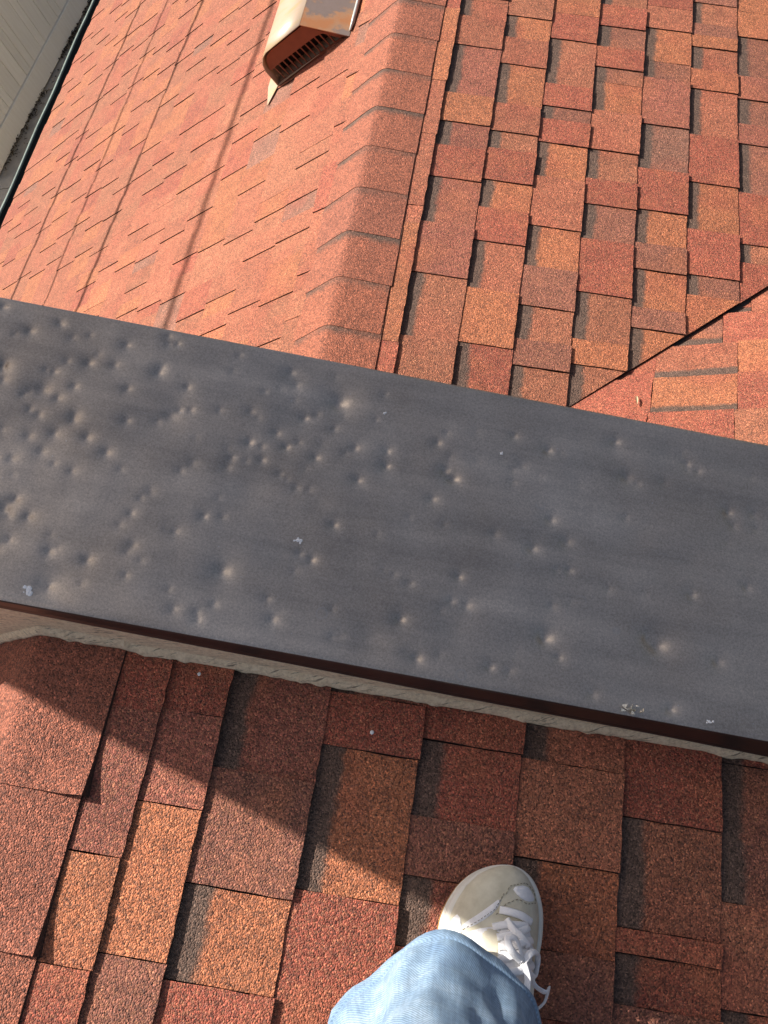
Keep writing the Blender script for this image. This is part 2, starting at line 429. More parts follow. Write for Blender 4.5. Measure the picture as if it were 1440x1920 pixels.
# ridge caps: bent over the ridge, each lapping the next one towards the camera
def cap_mat():
    b = NB('ridge_cap_granules')
    v1 = b.vor(500); sep = b.n('ShaderNodeSeparateColor'); b.l(v1.outputs['Color'], sep.inputs[0])
    g = b.ramp(sep.outputs[0], [(0,0.34),(0.16,0.62),(0.5,0.95),(0.82,1.22),(0.94,1.5),(1,2.1)])
    oi = b.n('ShaderNodeObjectInfo')
    c = b.mix((0.375,0.120,0.064), (0.310,0.104,0.062), oi.outputs['Random'])
    c = b.mix(c, (0.12,0.06,0.045), b.ramp(sep.outputs[2], [(0.78,0),(0.84,0.6)]))
    uv = b.n('ShaderNodeUVMap'); uv.uv_map='UVMap'; sx = b.n('ShaderNodeSeparateXYZ'); b.l(uv.outputs[0], sx.inputs[0])
    t = b.math('ADD', sx.outputs[1], b.math('MULTIPLY', b.math('SUBTRACT', b.noise(30,3).outputs[0], 0.5), 0.03))
    c = b.mix(c, BAND, b.math('MULTIPLY', b.ramp(t, [(0.008,1),(0.026,0)]), b.ramp(b.noise(6,2).outputs[0],[(0.35,0.25),(0.6,0.9)])))
    c = b.mix(c, g, 1.0, 'MULTIPLY')
    c = b.mix(c, b.ramp(b.noise(22,4,0.65).outputs[0], [(0.25,0.82),(0.78,1.14)]), 1.0, 'MULTIPLY')
    c = b.mix(c, b.ramp(b.noise(150,2,0.6).outputs[0], [(0.28,0.76),(0.72,1.24)]), 1.0, 'MULTIPLY')
    nrm = b.bump(b.noise(34,3).outputs[0], 0.4, 0.004)
    nrm = b.bump(b.noise(190,3,0.65).outputs[0], 0.75, 0.0022, nrm)
    nrm = b.bump(b.math('MULTIPLY', v1.outputs['Distance'], -1.0), 0.9, 0.0016, nrm)
    return b.done(c, 0.72, nrm, spec=0.45)
M_CAP = cap_mat()
def ridge_cap(base, rbutt, length, hw, parent, lift=0.008, curl=0.0):
    vs=[]; fs=[]; uv=[]; mi=[]
    xs=[-1,-0.75,-0.5,-0.3,-0.16,-0.06,0,0.06,0.16,0.3,0.5,0.75,1]; rs=[0,0.04,0.09,0.15,0.22,0.3,1.0]
    hwl, hwr = hw+random.uniform(-0.003,0.003), hw+random.uniform(-0.003,0.003)
    rho = 0.007 if not curl else 0.009; n=len(xs)
    def pos(x,t,drop=0.0):
        u = x*(hwl if x<0 else hwr); xx = u*CT
        z = -math.tan(TH)*(math.sqrt(xx*xx+rho*rho))
        r = rbutt + t*length + (random.uniform(-0.0009,0.0009) if t==0 else 0)
        up = 0.010 + lift*(1-t) - (0.003*x if x>0 else -0.0095*x if not curl else -0.003*x)
        if curl and x>0.4: up += curl*((x-0.4)/0.6)**2*max(0,1-t*length/0.065)**1.5
        q = V(base.x+xx, r, base.z+z)
        nv = V(ST*(1 if x>0 else -1 if x<0 else 0)*min(1,abs(x)*5),0,1).normalized()
        return q + nv*(up-drop)
    for t in rs:
        for x in xs: vs.append(pos(x,t)); uv.append((x*hw, (length*0.78-t*length) if not curl else 0.2))
    for i in range(len(rs)-1):
        for k in range(n-1): fs.append((i*n+k, i*n+k+1,(i+1)*n+k+1,(i+1)*n+k)); mi.append(0)
    # skirts (cut edges)
    o=len(vs)
    for k in range(n): vs.append(vs[k].copy()); uv.append((0,0.2))
    for k in range(n): vs.append(vs[k]-V(0,0,min(0.0065,lift+0.001))); uv.append((0,0.2))
    for k in range(n-1): fs.append((o+k+1,o+k,o+n+k,o+n+k+1)); mi.append(1)
    for side in (0,n-1):
        o=len(vs)
        for i in range(len(rs)): vs.append(vs[i*n+side].copy()); uv.append((0,0.2))
        for i in range(len(rs)): vs.append(vs[i*n+side]-V(0,0,0.016)); uv.append((0,0.2))
        nr_=len(rs)
        for i in range(nr_-1):
            q=(o+i,o+i+1,o+nr_+i+1,o+nr_+i); fs.append(q if side else tuple(reversed(q))); mi.append(1)
    ob = mesh_obj('ridge_cap', vs, fs, [M_CAP,M_EDGE], parent, mi, uvs=uv)
    for i,p in enumerate(ob.data.polygons): p.use_smooth = (mi[i]==0)
    return ob
rb = 2.075 - 0.146*8
while rb < 4.3:
    ridge_cap(FAR_RIDGE, rb, 0.187, 0.127, roofA, 0.0016); rb += 0.146
# gutter along the left eave
gut = empty('gutter', far_left(2.79,3.5,-0.02), parent=roofA)
def gutter_shell():
    prof = [(2.725,-0.004),(2.725,-0.012),(2.735,-0.10),(2.80,-0.115),(2.845,-0.09),(2.861,0.0)]
    vs=[];fs=[]; ys=[0.8+0.4*i for i in range(17)]
    for yv in ys:
        for (u,n) in prof: vs.append(far_left(u,yv,n))
    m=len(prof)
    for i in range(len(ys)-1):
        for k in range(m-1): fs.append((i*m+k,i*m+k+1,(i+1)*m+k+1,(i+1)*m+k))
    o = mesh_obj('trough', vs, fs, M_GUTTER, gut); md=o.modifiers.new('s','SOLIDIFY'); md.thickness=0.002
gutter_shell()
lv=[far_left(2.862+0.0015*math.sin(i*1.7),0.8+0.1*i,0.004+0.002*math.sin(i*0.9)) for i in range(65)]
v_,f_=tube(lv,0.008,8); mesh_obj('lip',v_,f_,M_LIP,gut,smooth=True)
for yy in (4.16,3.72,5.0,3.05):
    bm=box_frame(far_left,2.722,2.768,yy-0.02,yy+0.02,-0.012,-0.004,0.003); bm_obj('hanger',bm,M_WHITE,gut)
# house body under the lower roof
bm=box_frame(world,-2.62,2.0,0.85,7.0,GZ,-1.62); bm_obj('house_wall',bm,M_STUCCO,roofA)

# ================================================================ UPPER ROOF (under the feet)
roofB = empty('shingle_roof', near_right(0,0,0), 'upper red shingle roof in the foreground, half shaded, under the sneaker', 'roof')
tR = deck('roof_slope', near_right, -0.42, 1.5, -1.2, 0.357, roofB)
tL = deck('roof_slope', near_left, 0.0, 1.4, -1.2, 0.357, roofB)
CN = {
 '1':'Tr0.275 Tm0.090 To-0.038 Tr-0.20','2':'Tr0.283 Tm0.162 To-0.017 Tb-0.16',
 '3':'Lm0.220 Tb0.076 Lo-0.033 Tr-0.15','4':'Lb0.345 Tr0.273 Lo0.091 Tr-0.13','5':'Tr0.303 Lr0.203 Tb0.129 Lm0.047 Tr-0.12',
 '6':'Ln0.301 Tn0.174 Lo0.070 Tb-0.005 Lr-0.095','7':'Tr0.247 Ln0.112 Tr0.082 Lr0.025 Tb-0.075','8':'Lr0.342 lb0.163 Tn0.039 Lr-0.09'}
NWL = [('1',-0.3185,-0.247),('2',-0.247,-0.163),('3',-0.163,-0.029),('4',-0.029,0.103),('5',0.103,0.239),('6',0.239,0.377),('7',0.377,0.510),('8',0.510,0.645)]
heapN = Heap()
for k,u0,u1 in NWL:
    seq = read_course(CN[k],0.354); last = seq[-1][3]
    for (kd,c,ra,rb_) in seq: piece(near_right,u0,u1,rb_,ra,kd,c,tR)
    for (kd,c,ra,rb_) in rand_course(last,-1.15): piece(near_right,u0,u1,rb_,ra,kd,c,tR,heapN)
u = 0.645
while u < 1.4:
    for (kd,c,ra,rb_) in rand_course(0.354,-1.15): piece(near_right,u,u+0.1345,rb_,ra,kd,c,tR,heapN)
    u += 0.1345
heapN.build('shingle_field', tR)
heapM = Heap(); u0=0.115; u1=0.17
while u0 < 1.3:
    for (kd,c,ra,rb_) in rand_course(0.354,-1.15,'roprmn'): piece(near_left,u0,u1,rb_,ra,kd,c,tL,heapM)
    u0=u1; u1+=0.1345
heapM.build('shingle_field', tL)
for r_, ln in ((0.153,0.23),(-0.034,0.23),(-0.22,0.23),(-0.405,0.23),(-0.59,0.23),(-0.775,0.23)):
    ridge_cap(NEAR_RIDGE, r_, min(ln,0.354-r_), 0.114, roofB, 0.003, 0.010)
bm=box_frame(world,-1.62,1.35,-1.1,0.35,GZ,-0.86); bm_obj('house_wall',bm,M_STUCCO,roofB)

# ================================================================ PARAPET WALL WITH METAL COPING
wall = empty('parapet_wall', near_right(0,0.57,-0.3), 'stuccoed parapet wall capped with dented dark bronze metal coping between the two roofs', 'wall')
W0, W1 = -1.42, 1.5
RN, RF = 0.352, 0.795
def cop_n(w): return 0.1185-0.031*w
def fas_n(w): return 0.081-0.066*w
# wall body
vs=[];fs=[]
ws=[W0+(W1-W0)*i/60 for i in range(61)]
for w in ws:
    for (r,n) in ((0.359,-1.6),(0.359,cop_n(w)-0.035),(0.785,cop_n(w)-0.035),(0.785,-2.6)): vs.append(near_right(w,r,n))
for i in range(60):
    for k in range(3): fs.append((i*4+k,i*4+k+1,i*4+k+5,i*4+k+4))
fs.append((0,1,2,3)); fs.append((243,242,241,240))
mesh_obj('stucco_body', vs, fs, M_STUCCO, wall)
# ragged stucco lip smeared down onto the shingles
vs=[];fs=[]; N_=420
for i in range(N_+1):
    w=W0+(W1-W0)*i/N_
    rag = 0.0045*noise.noise(V(w*22,0.3,0))+0.0035*noise.noise(V(w*75,7,0))+0.0018*noise.noise(V(w*240,3,1))
    low = max(0.0, rag)
    base = 0.0085
    if w < -0.31: base = 0.016
    if w < -0.43: base = 0.016-(-0.43-w)*1.03
    th_ = 0.003+0.0015*noise.noise(V(w*30,9,2))
    r0 = 0.3545
    vs += [near_right(w,0.3588,fas_n(w)+0.01), near_right(w,0.3588-th_*0.6,base+0.014), near_right(w,r0-th_-low*0.6,base+0.007+rag*0.3), near_right(w,r0-th_-low-0.002,base+0.001), near_right(w,r0-th_-low,base-0.012)]
for i in range(N_):
    for k in range(4): fs.append((i*5+k,(i+1)*5+k,(i+1)*5+k+1,i*5+k+1))
mesh_obj('stucco_skirt', vs, fs, M_STUCCO, wall, smooth=False)
# coping sheet with hail dents
D = [(-0.542,0.748),(-0.448,0.714),(-0.349,0.719),(-0.304,0.705),(-0.496,0.659),(-0.442,0.628),(-0.46,0.596),(-0.416,0.598),(-0.328,0.499),(-0.235,0.514),(-0.316,0.656),(-0.222,0.593),(-0.209,0.686),(-0.15,0.641),(-0.167,0.66),(-0.091,0.729),(-0.415,0.427),(-0.456,0.469),(-0.49,0.475),(-0.365,0.425),(-0.195,0.444),(-0.242,0.381),(-0.209,0.373),(-0.084,0.482),(-0.064,0.537),(-0.056,0.66),(-0.044,0.611),(-0.134,0.693),(-0.503,0.547),(-0.492,0.585),(-0.385,0.581),(-0.402,0.381),(-0.107,0.633),(-0.178,0.614),(-0.591,0.78),(-0.351,0.785),(-0.56,0.686),(-0.011,0.665),(-0.009,0.641),(0.057,0.692),(0.074,0.652),(0.087,0.641),(0.165,0.727),(0.216,0.715),(0.313,0.752),(0.42,0.738),(0.333,0.696),(0.436,0.728),(0.482,0.672),(0.52,0.675),(0.229,0.606),(0.253,0.578),(0.207,0.557),(0.26,0.536),(0.112,0.496),(0.107,0.461),(0.127,0.459),(0.044,0.423),(0.235,0.436),(0.255,0.411),(0.167,0.381),(0.371,0.461),(0.386,0.453),(0.467,0.445),(0.43,0.533),(0.507,0.559),(0.302,0.37),(0.405,0.37),(0.072,0.375),(0.062,0.603)]
BIG = {4:1.7,10:1.7,15:1.9,18:1.8,20:1.6,41:1.7,46:1.6,58:1.9,62:1.8,51:1.4}
dents=[]
rd = random.Random(5)
for i,(w,r) in enumerate(D):
    s = BIG.get(i,1.0)*rd.uniform(0.8,1.15)
    dents.append((w,r,0.0080*s,0.0029*s**0.8*rd.uniform(0.8,1.25)*(1.0 if w<-0.2 else 1.45)))
for i in range(170):
    rr_=rd.uniform(0.004,0.0085); dents.append((rd.uniform(-0.65,0.62) if i%3 else rd.uniform(-0.65,-0.1),rd.uniform(0.37,0.78),rr_,rr_*rd.uniform(0.14,0.42)))
for i in range(26): dents.append((rd.uniform(-0.65,0.62),rd.uniform(0.37,0.78),rd.uniform(0.025,0.05),rd.uniform(0.0015,0.0035)))
for i in range(40): dents.append((rd.choice((rd.uniform(-1.5,-0.66),rd.uniform(0.64,1.45))),rd.uniform(0.37,0.78),rd.uniform(0.006,0.016),rd.uniform(0.0005,0.0014)))
cell={}
for d in dents:
    k0=int((d[0]-3.2*d[2]+2)/0.05); k1=int((d[0]+3.2*d[2]+2)/0.05)
    for k in range(k0,k1+1): cell.setdefault(k,[]).append(d)
def dent(w,r):
    z=0.0
    for (a,b,R_,dp) in cell.get(int((w+2)/0.05),()):
        q=((w-a)**2+(r-b)**2)/(R_*R_)
        if q<10: z-=dp*(0.5*math.exp(-q*2.4)+0.5*math.exp(-q*0.42))
    return z + 0.0030*noise.noise(V(w*5,r*7,0)) + 0.0009*noise.noise(V(w*19,r*23,4))
wl=[W0]+[W0+0.02*i for i in range(1,43)]
w=-0.66
wl=[x for x in wl if x < -0.66]
while w < 0.64: wl.append(w); w+=0.0026
while w < W1: wl.append(w); w+=0.02
wl.append(W1)
NRR=168
cols=[]; vs=[]; fs=[]
for w in wl:
    for k in range(NRR+1):
        r=RN+(RF-RN)*k/NRR; e=min(k,NRR-k)
        fall = min(1.0,e/5.0)
        n=cop_n(w)+dent(w,r)*fall - 0.0018*(1-min(1,e/2.0))**2
        vs.append(near_right(w,r,n))
m=NRR+1
for i in range(len(wl)-1):
    for k in range(NRR): fs.append((i*m+k,(i+1)*m+k,(i+1)*m+k+1,i*m+k+1))
mesh_obj('coping', vs, fs, M_COPING, wall, smooth=True)
def fascia(rout, s, name):
    vs=[];fs=[]; n_=len(wl[::3])
    for w in wl[::3]:
        wob=0.0011*noise.noise(V(w*4,s,5))
        t=cop_n(w)-0.0018
        if s<0: fb=fas_n(w)
        else: fb=t-0.055
        vs += [near_right(w,rout,t), near_right(w,rout+s*0.0012,t-0.002), near_right(w,rout+s*(0.0022+wob),fb+0.006), near_right(w,rout+s*(0.0042+wob),fb), near_right(w,rout+s*(-0.001),fb-0.0005)]
    for i in range(n_-1):
        for k in range(4):
            q=(i*5+k,(i+1)*5+k,(i+1)*5+k+1,i*5+k+1); fs.append(q if s>0 else tuple(reversed(q)))
    mesh_obj(name,vs,fs,M_FASCIA,wall,smooth=False)
fascia(RN,-1,'drip_edge'); fascia(RF,1,'drip_edge')

# tall stack added out of view on the left to shade the coping and upper roof
caster = empty('shade_caster', (-1.8,1.0,-1.2), 'unseen stuccoed stack added left of the view to shade the coping', 'shade_caster')
bm=box_frame(world,-1.50,-1.30,0.630,1.42,-1.4,2.75,0.003); bm_obj('stack',bm,M_STUCCO,caster)
bm=box_frame(world,-1.52,-1.28,0.615,1.44,2.75,2.83,0.012); bm_obj('crown',bm,M_CONC,caster)
bm=box_frame(world,-1.47,-1.33,0.92,1.12,2.83,3.0,0.01); bm_obj('caster_flue',bm,M_GUTTER,caster)

# ================================================================ ROOF VENT
def vent_mats():
    b=NB('bleached_copper_paint')
    n1=b.noise(9,4,0.6); mp=b.n('ShaderNodeMapping'); mp.inputs['Scale'].default_value=(3,9,3); b.l(b.pos,mp.inputs[0])
    c=b.ramp(b.noise(2.2,4,0.6,mp.outputs[0]).outputs[0],[(0.3,(0.46,0.32,0.155)),(0.5,(0.46,0.35,0.26)),(0.7,(0.50,0.37,0.20))])
    a=b.done(c,0.38,b.bump(n1.outputs[0],0.15,0.004),metal=0.0,spec=0.6)
    b=NB('patinated_copper')
    c=b.ramp(b.noise(8,5,0.65).outputs[0],[(0.38,(0.46,0.20,0.085)),(0.46,(0.44,0.24,0.13)),(0.52,(0.25,0.19,0.16)),(0.7,(0.29,0.22,0.19))])
    c2=b.done(c,0.34,b.bump(b.noise(14,3).outputs[0],0.2,0.004),metal=0.25,spec=0.6)
    return a,c2
M_BLEACH,M_PATINA=vent_mats()
M_VENTBROWN=plain('vent_brown_paint',(0.24,0.075,0.040),0.42,0,0.4,30,0.12,0.1)
M_VENTDARK=plain('vent_inside_shade',(0.02,0.008,0.006),0.8)
M_FLASH=plain('galvanised_edge',(0.55,0.58,0.56),0.4,0.3,0.5)
vent=empty('roof_vent', far_left(0.36,2.72,0.0),'copper-brown box roof vent with slotted end on the left slope','vent')
sec=[(0.205,0.004),(0.304,0.118),(0.462,0.114),(0.485,0.106),(0.503,0.090),(0.513,0.068),(0.520,0.004)]
r0,r1=2.525,2.97
def strip(name, a, b, mat, smooth=False):
    vs=[];fs=[]
    pts=sec[a:b+1]; rr=[r0-0.012,r0+0.1,r0+0.22,r0+0.34,r1]
    for r in rr:
        for (u,n) in pts: vs.append(far_left(u,r,n+0.0015*noise.noise(V(u*9,r*7,2))))
    m=len(pts)
    for i in range(len(rr)-1):
        for k in range(m-1): fs.append((i*m+k,i*m+k+1,(i+1)*m+k+1,(i+1)*m+k))
    o=mesh_obj(name,vs,fs,mat,vent,smooth=smooth); md=o.modifiers.new('s','SOLIDIFY'); md.thickness=0.0025; return o
strip('hood_back',0,1,M_PATINA); strip('hood_top',1,6,M_BLEACH,True)
# end panel: solid band above, slots below
inner=[(0.225,0.010),(0.308,0.108),(0.460,0.105),(0.480,0.098),(0.497,0.083),(0.506,0.062),(0.510,0.010)]
low=[(0.506,0.056),(0.485,0.058),(0.30,0.060),(0.262,0.052)]
upper=[(0.262,0.052),(0.308,0.109),(0.460,0.106),(0.480,0.099),(0.497,0.084),(0.506,0.062),(0.506,0.056),(0.485,0.058),(0.30,0.060)]
def slab(poly,ra,rb_,name,mat,parent):
    n=len(poly); vs=[far_left(u,ra,q) for u,q in poly]+[far_left(u,rb_,q) for u,q in poly]
    bm=bmesh.new(); bv=[bm.verts.new(v) for v in vs]
    bm.faces.new(bv[:n]); bm.faces.new(bv[n:][::-1])
    for i in range(n): bm.faces.new((bv[i],bv[n+i],bv[n+(i+1)%n],bv[(i+1)%n]))
    return bm_obj(name,bm,mat,parent)
ep=slab(upper,r0,r0+0.004,'end_panel',M_VENTBROWN,vent)
slab(inner,r0+0.06,r0+0.064,'dark_backing',M_VENTDARK,vent)  # dark plate stands in for the shade behind the slots
slab([(0.21,0.002),(0.232,0.002),(0.275,0.056),(0.262,0.052)],r0+0.0005,r0+0.0045,'end_post',M_VENTBROWN,vent)
slab([(0.225,0.0),(0.515,0.0),(0.514,0.010),(0.232,0.010)],r0+0.0005,r0+0.0045,'end_sill',M_VENTBROWN,vent)
for i in range(12):
    u=0.262+0.0205*i
    slab([(u,0.009),(u+0.004,0.009),(u+0.004,0.0605),(u,0.0605)],r0+0.0008,r0+0.004,'louvre_bar',M_VENTBROWN,ep)
fl=[(0.19,2.56),(0.20,2.535),(0.522,2.512),(0.549,2.440),(0.578,2.545),(0.578,3.02),(0.19,3.02)]
bm=bmesh.new(); t_=[bm.verts.new(far_left(u,r,0.0095)) for u,r in fl]; b__=[bm.verts.new(far_left(u,r,0.0075)) for u,r in fl]
bm.faces.new(t_); bm.faces.new(b__[::-1])
for i in range(len(fl)): bm.faces.new((t_[i],b__[i],b__[(i+1)%len(fl)],t_[(i+1)%len(fl)]))
bm_obj('flange',bm,M_BLEACH,vent)
v_,f_=tube([far_left(0.197,2.53,0.012),far_left(0.193,2.6,0.014),far_left(0.196,2.7,0.012),far_left(0.194,2.85,0.013),far_left(0.195,2.97,0.012)],[0.003,0.005,0.004,0.005,0.004],8)
mesh_obj('sealant_edge',v_,f_,M_FLASH,vent,smooth=True)
vs=[];fs=[]
for i in range(46):
    u=random.uniform(0.475,0.508); n_=0.012+ (0.5-abs(random.random()-0.5))*0.05; p=far_left(u,r0+random.uniform(-0.002,0.003),n_)
    o=len(vs); q=0.0017
    for a in ((-1,0,0),(1,0,0.4),(0,1,-0.5),(0,-0.3,1)): vs.append(p+V(*a)*q*random.uniform(0.6,1.6))
    fs+=[(o,o+1,o+2),(o,o+1,o+3),(o+1,o+2,o+3),(o,o+2,o+3)]
o=mesh_obj('debris_clump',vs,fs,plain('pale_debris',(0.5,0.36,0.24),0.9),vent); o['kind']='stuff'

# ================================================================ NEIGHBOUR'S SIDED WALL
house=empty('neighbour_house',(-6.45,6.6,GZ),'pale beige house wall of vertical boards beyond the gutter','house')
WA,WB=V(-6.446,6.595,0),V(-6.256,9.239,0); WD=(WB-WA).normalized(); WNN=V(WD.y,-WD.x,0)
def sid(a,d,z): return WA+WD*a+WNN*d+V(0,0,z)
def sbox(name,a0,a1,d0,d1,z0,z1,mat,bev=0.004):
    return bm_obj(name, box_frame(sid,a0,a1,d0,d1,z0,z1,bev), mat, house)
sbox('wall_body',-0.05,7.0,-3.0,-0.035,GZ,0.6,M_SIDING,0)
a=0.12; i=0
while a < 6.9:
    wd_=random.choice((0.085,0.105,0.105,0.17,0.20))
    sbox('board',a+0.004,a+wd_-0.004,-0.036,-0.012+random.uniform(-0.002,0.002),GZ+0.24,0.6,M_SIDING,0.004); a+=wd_
sbox('base_board',0.10,6.95,-0.034,0.006,GZ+0.02,GZ+0.235,M_SIDING,0.006)
sbox('corner_board',-0.06,0.10,-0.034,0.012,GZ+0.02,0.6,M_SIDING,0.006)
vs=[];fs=[]
for i in range(520):
    a=random.choice((0.4,0.9,1.9,2.1,2.6,3.3,3.5,random.uniform(0,6)))+random.gauss(0,0.16); d=abs(random.gauss(0.0,0.045))+0.008
    p=sid(a,d,GZ+0.012+random.uniform(0,0.03)); q=random.uniform(0.008,0.03); o=len(vs)
    ax=V(random.uniform(-1,1),random.uniform(-1,1),random.uniform(-.3,.5)).normalized(); bx=ax.cross(V(random.uniform(-.4,.4),.2,1)).normalized()
    vs+= [p-ax*q,p+bx*q*.45+V(0,0,q*.2),p+ax*q,p-bx*q*.45+V(0,0,q*.2)]; fs.append((o,o+1,o+2,o+3))
o=mesh_obj('leaf_litter',vs,fs,M_LEAF); tag(o,'dark dry leaf litter gathered along the foot of the beige wall','leaf litter',kind='stuff')

# ================================================================ OVERHEAD CABLES (their shadows cross the left slope)
for i,(s0,s1,t,rad,lab) in enumerate(((2.08,2.20,2.6,0.0095,'overhead cable whose thin shadow falls nearest the gutter'),(1.73,1.79,2.9,0.0065,'overhead cable with the faintest shadow on the left slope'),
                       (1.30,1.46,2.7,0.0105,'overhead cable whose shadow crosses the middle of the left slope'),(0.715,0.765,6.2,0.0135,'overhead cable with the broad soft shadow nearest the vent'))):
    pts=[]
    for k in range(25):
        q=k/24; r=7.5-6.3*q; s=s0+(s1-s0)*((4.2-r)/2.2)
        pts.append(far_left(s,r,0)+SUN*(t+0.25*(q-0.5)**2))
    v_,f_=tube(pts,rad,8); o=mesh_obj('overhead_cable',v_,f_,M_CABLE,smooth=True); tag(o,lab,'cable','overhead cables')

# ================================================================ SMALL LOOSE THINGS
def blob(name,p,nv,rad,mat,label,cat,flat=0.5,group=None):
    bm=bmesh.new(); bmesh.ops.create_icosphere(bm,subdivisions=2,radius=rad)
    q=nv.to_track_quat('Z','Y')
    for v in bm.verts:
        k=1+0.45*noise.noise(v.co*(1.3/rad)+p*31); c=v.co*k; c.z*=flat; v.co=p+q@c
    o=bm_obj(name,bm,mat,None,True); return tag(o,label,cat,group)
M_DROP=plain('bird_dropping_white',(0.90,0.90,0.90),0.8)
blob('pebble',near_right(-0.209,0.336,0.006),NR,0.0026,M_DROP,'tiny pale pebble on the shaded shingles close under the stucco lip','pebble')
blob('pebble',near_right(0.035,0.298,0.0065),NR,0.0028,M_DROP,'tiny pale pebble in the middle of the shaded red shingles','pebble')
for (w,r,s,lab) in ((-0.023,0.725,0.0035,'small white bird dropping near the far edge of the coping'),(-0.106,0.506,0.0055,'white bird dropping in the middle of the coping'),
                (-0.424,0.373,0.0085,'chalky white smear at the left end of the coping near edge'),(0.455,0.363,0.0048,'white bird dropping at the right end of the coping near edge'),(0.149,0.694,0.003,'small white bird dropping on the right half of the coping')):
    p=near_right(w,r,cop_n(w)+dent(w,r))
    vs=[];fs=[]; 
    for k in range(9):
        a=random.uniform(0,6.28); d=s*random.uniform(0,1.0); q=s*random.uniform(0.18,0.5); o=len(vs); c=p+WX*math.cos(a)*d+YY*math.sin(a)*d
        nseg=7; vs.append(c+NR*(0.0010))
        for j in range(nseg): aa=6.283*j/nseg; vs.append(c+(WX*math.cos(aa)+YY*math.sin(aa))*q*random.uniform(.6,1.2)+NR*0.0003)
        fs+=[(o,o+1+j,o+1+(j+1)%nseg) for j in range(nseg)]
    o=mesh_obj('bird_dropping',vs,fs,M_DROP); tag(o,lab,'bird dropping','droppings on the coping')
# torn scrap of foil at the near edge
vs=[];fs=[]
for k in range(16):
    c=near_right(0.3555+random.gauss(0,0.006),0.3595+random.gauss(0,0.0025),cop_n(0.355)+0.002+random.uniform(0,0.003)); o=len(vs)
    for j in range(4): vs.append(c+V(random.uniform(-1,1),random.uniform(-1,1),random.uniform(-.5,1))*0.0042)
    fs+=[(o,o+1,o+2),(o,o+2,o+3)]
o=mesh_obj('foil_scrap',vs,fs,plain('crumpled_foil',(0.75,0.70,0.58),0.25,0.5,0.8)); tag(o,'crumpled glinting scrap stuck on the near edge of the coping','scrap')
# fallen petal on the wing slope
vs=[];fs=[]
for k in range(7):
    t=k/6; wdt=0.0032*math.sin(math.pi*(0.08+0.84*t)); u=0.018-0.034*t
    vs+=[wing(u,0.146-wdt+0.004*t,0.010+0.003*math.sin(3*t)),wing(u,0.146+0.004*t,0.0085),wing(u,0.146+wdt+0.004*t,0.010+0.003*math.sin(3*t))]
for k in range(6):
    for j in range(2): fs.append((k*3+j,k*3+j+1,k*3+j+4,k*3+j+3))
o=mesh_obj('dry_leaf',vs,fs,plain('pale_dry_leaf',(0.50,0.36,0.22),0.8),smooth=True); tag(o,'small pale dry leaf on the red shingles below the valley','leaf')

# ================================================================ PERSON: left leg in light blue jeans with sneaker
person=empty('person',near_right(0.237,0.012,0.0),'person standing on the shingles, light blue jeans and beige white sneaker','person')
PH=R(6); SX=WX*math.cos(PH)+YY*math.sin(PH); SY=YY*math.cos(PH)-WX*math.sin(PH); SO=near_right(0.237,0.012,0.0)
def sh(x,y,z): return SO+SX*x+SY*y+NR*(z+0.007)
LAT=[(-0.150,-0.008),(-0.143,-0.028),(-0.12,-0.043),(-0.08,-0.052),(-0.03,-0.061),(0.01,-0.069),(0.045,-0.0765),(0.065,-0.0775),(0.085,-0.0735),(0.1,-0.067),(0.118,-0.0555),(0.132,-0.0405),(0.141,-0.022),(0.145,-0.004)]
MED=[(-0.150,0.008),(-0.143,0.026),(-0.12,0.039),(-0.08,0.040),(-0.03,0.036),(0.01,0.0375),(0.045,0.045),(0.065,0.049),(0.085,0.0505),(0.1,0.0495),(0.118,0.0445),(0.132,0.036),(0.141,0.0245),(0.145,0.012)]
def interp(T,y):
    for i in range(len(T)-1):
        if T[i][0]<=y<=T[i+1][0]:
            t=(y-T[i][0])/(T[i+1][0]-T[i][0]); t_=t
            return T[i][1]+(T[i+1][1]-T[i][1])*t_
    return T[-1][1] if y>T[-1][0] else T[0][1]
def ring(n=64):
    """closed outline of the sole, heel to toe on the outer side and back on the inner side"""
    pts=[(x,y) for y,x in LAT]+[(x,y) for y,x in reversed(MED)]
    # smooth closed chain
    for _ in range(2):
        q=[]
        for i in range(len(pts)):
            a,b=pts[i],pts[(i+1)%len(pts)]
            q+=[(a[0]*.75+b[0]*.25,a[1]*.75+b[1]*.25),(a[0]*.25+b[0]*.75,a[1]*.25+b[1]*.75)]
        pts=q
    return pts
OUT=ring()
CXY=(-0.008,0.0)
def inset(p,d):
    v=Vector((p[0]-CXY[0],(p[1]-CXY[1])*0.55)); v.normalize(); return (p[0]-v.x*d,p[1]-v.y*d)
def toe_spring(y): return 0.012*max(0,(y-0.07)/0.075)**2
def loft(name,prof,mat,parent,mats=None,cap=True):
    """prof: list of (inset, z)"""
    vs=[];fs=[];m=len(OUT)
    for (d,z) in prof:
        for p in OUT:
            q=inset(p,d); vs.append(sh(q[0],q[1],z+toe_spring(q[1])))
    for i in range(len(prof)-1):
        for k in range(m): fs.append((i*m+k,i*m+(k+1)%m,(i+1)*m+(k+1)%m,(i+1)*m+k))
    if cap: fs.append(tuple((len(prof)-1)*m+k for k in range(m)))
    return mesh_obj(name,vs,fs,mat,parent,smooth=True)
def fabric(name,c1,c2,scale,rough=0.9,bump=0.4,bd=0.0008):
    b=NB(name); c=b.mix(c1,c2,b.ramp(b.noise(scale,4,0.65).outputs[0],[(0.35,0),(0.68,1)]))
    nrm=b.bump(b.noise(900,2).outputs[0],bump,bd)
    m=b.done(c,rough,nrm,spec=0.2); b.b.inputs['Sheen Weight'].default_value=0.15; return m
M_SUEDE=fabric('beige_suede',(0.56,0.52,0.395),(0.72,0.68,0.545),38)
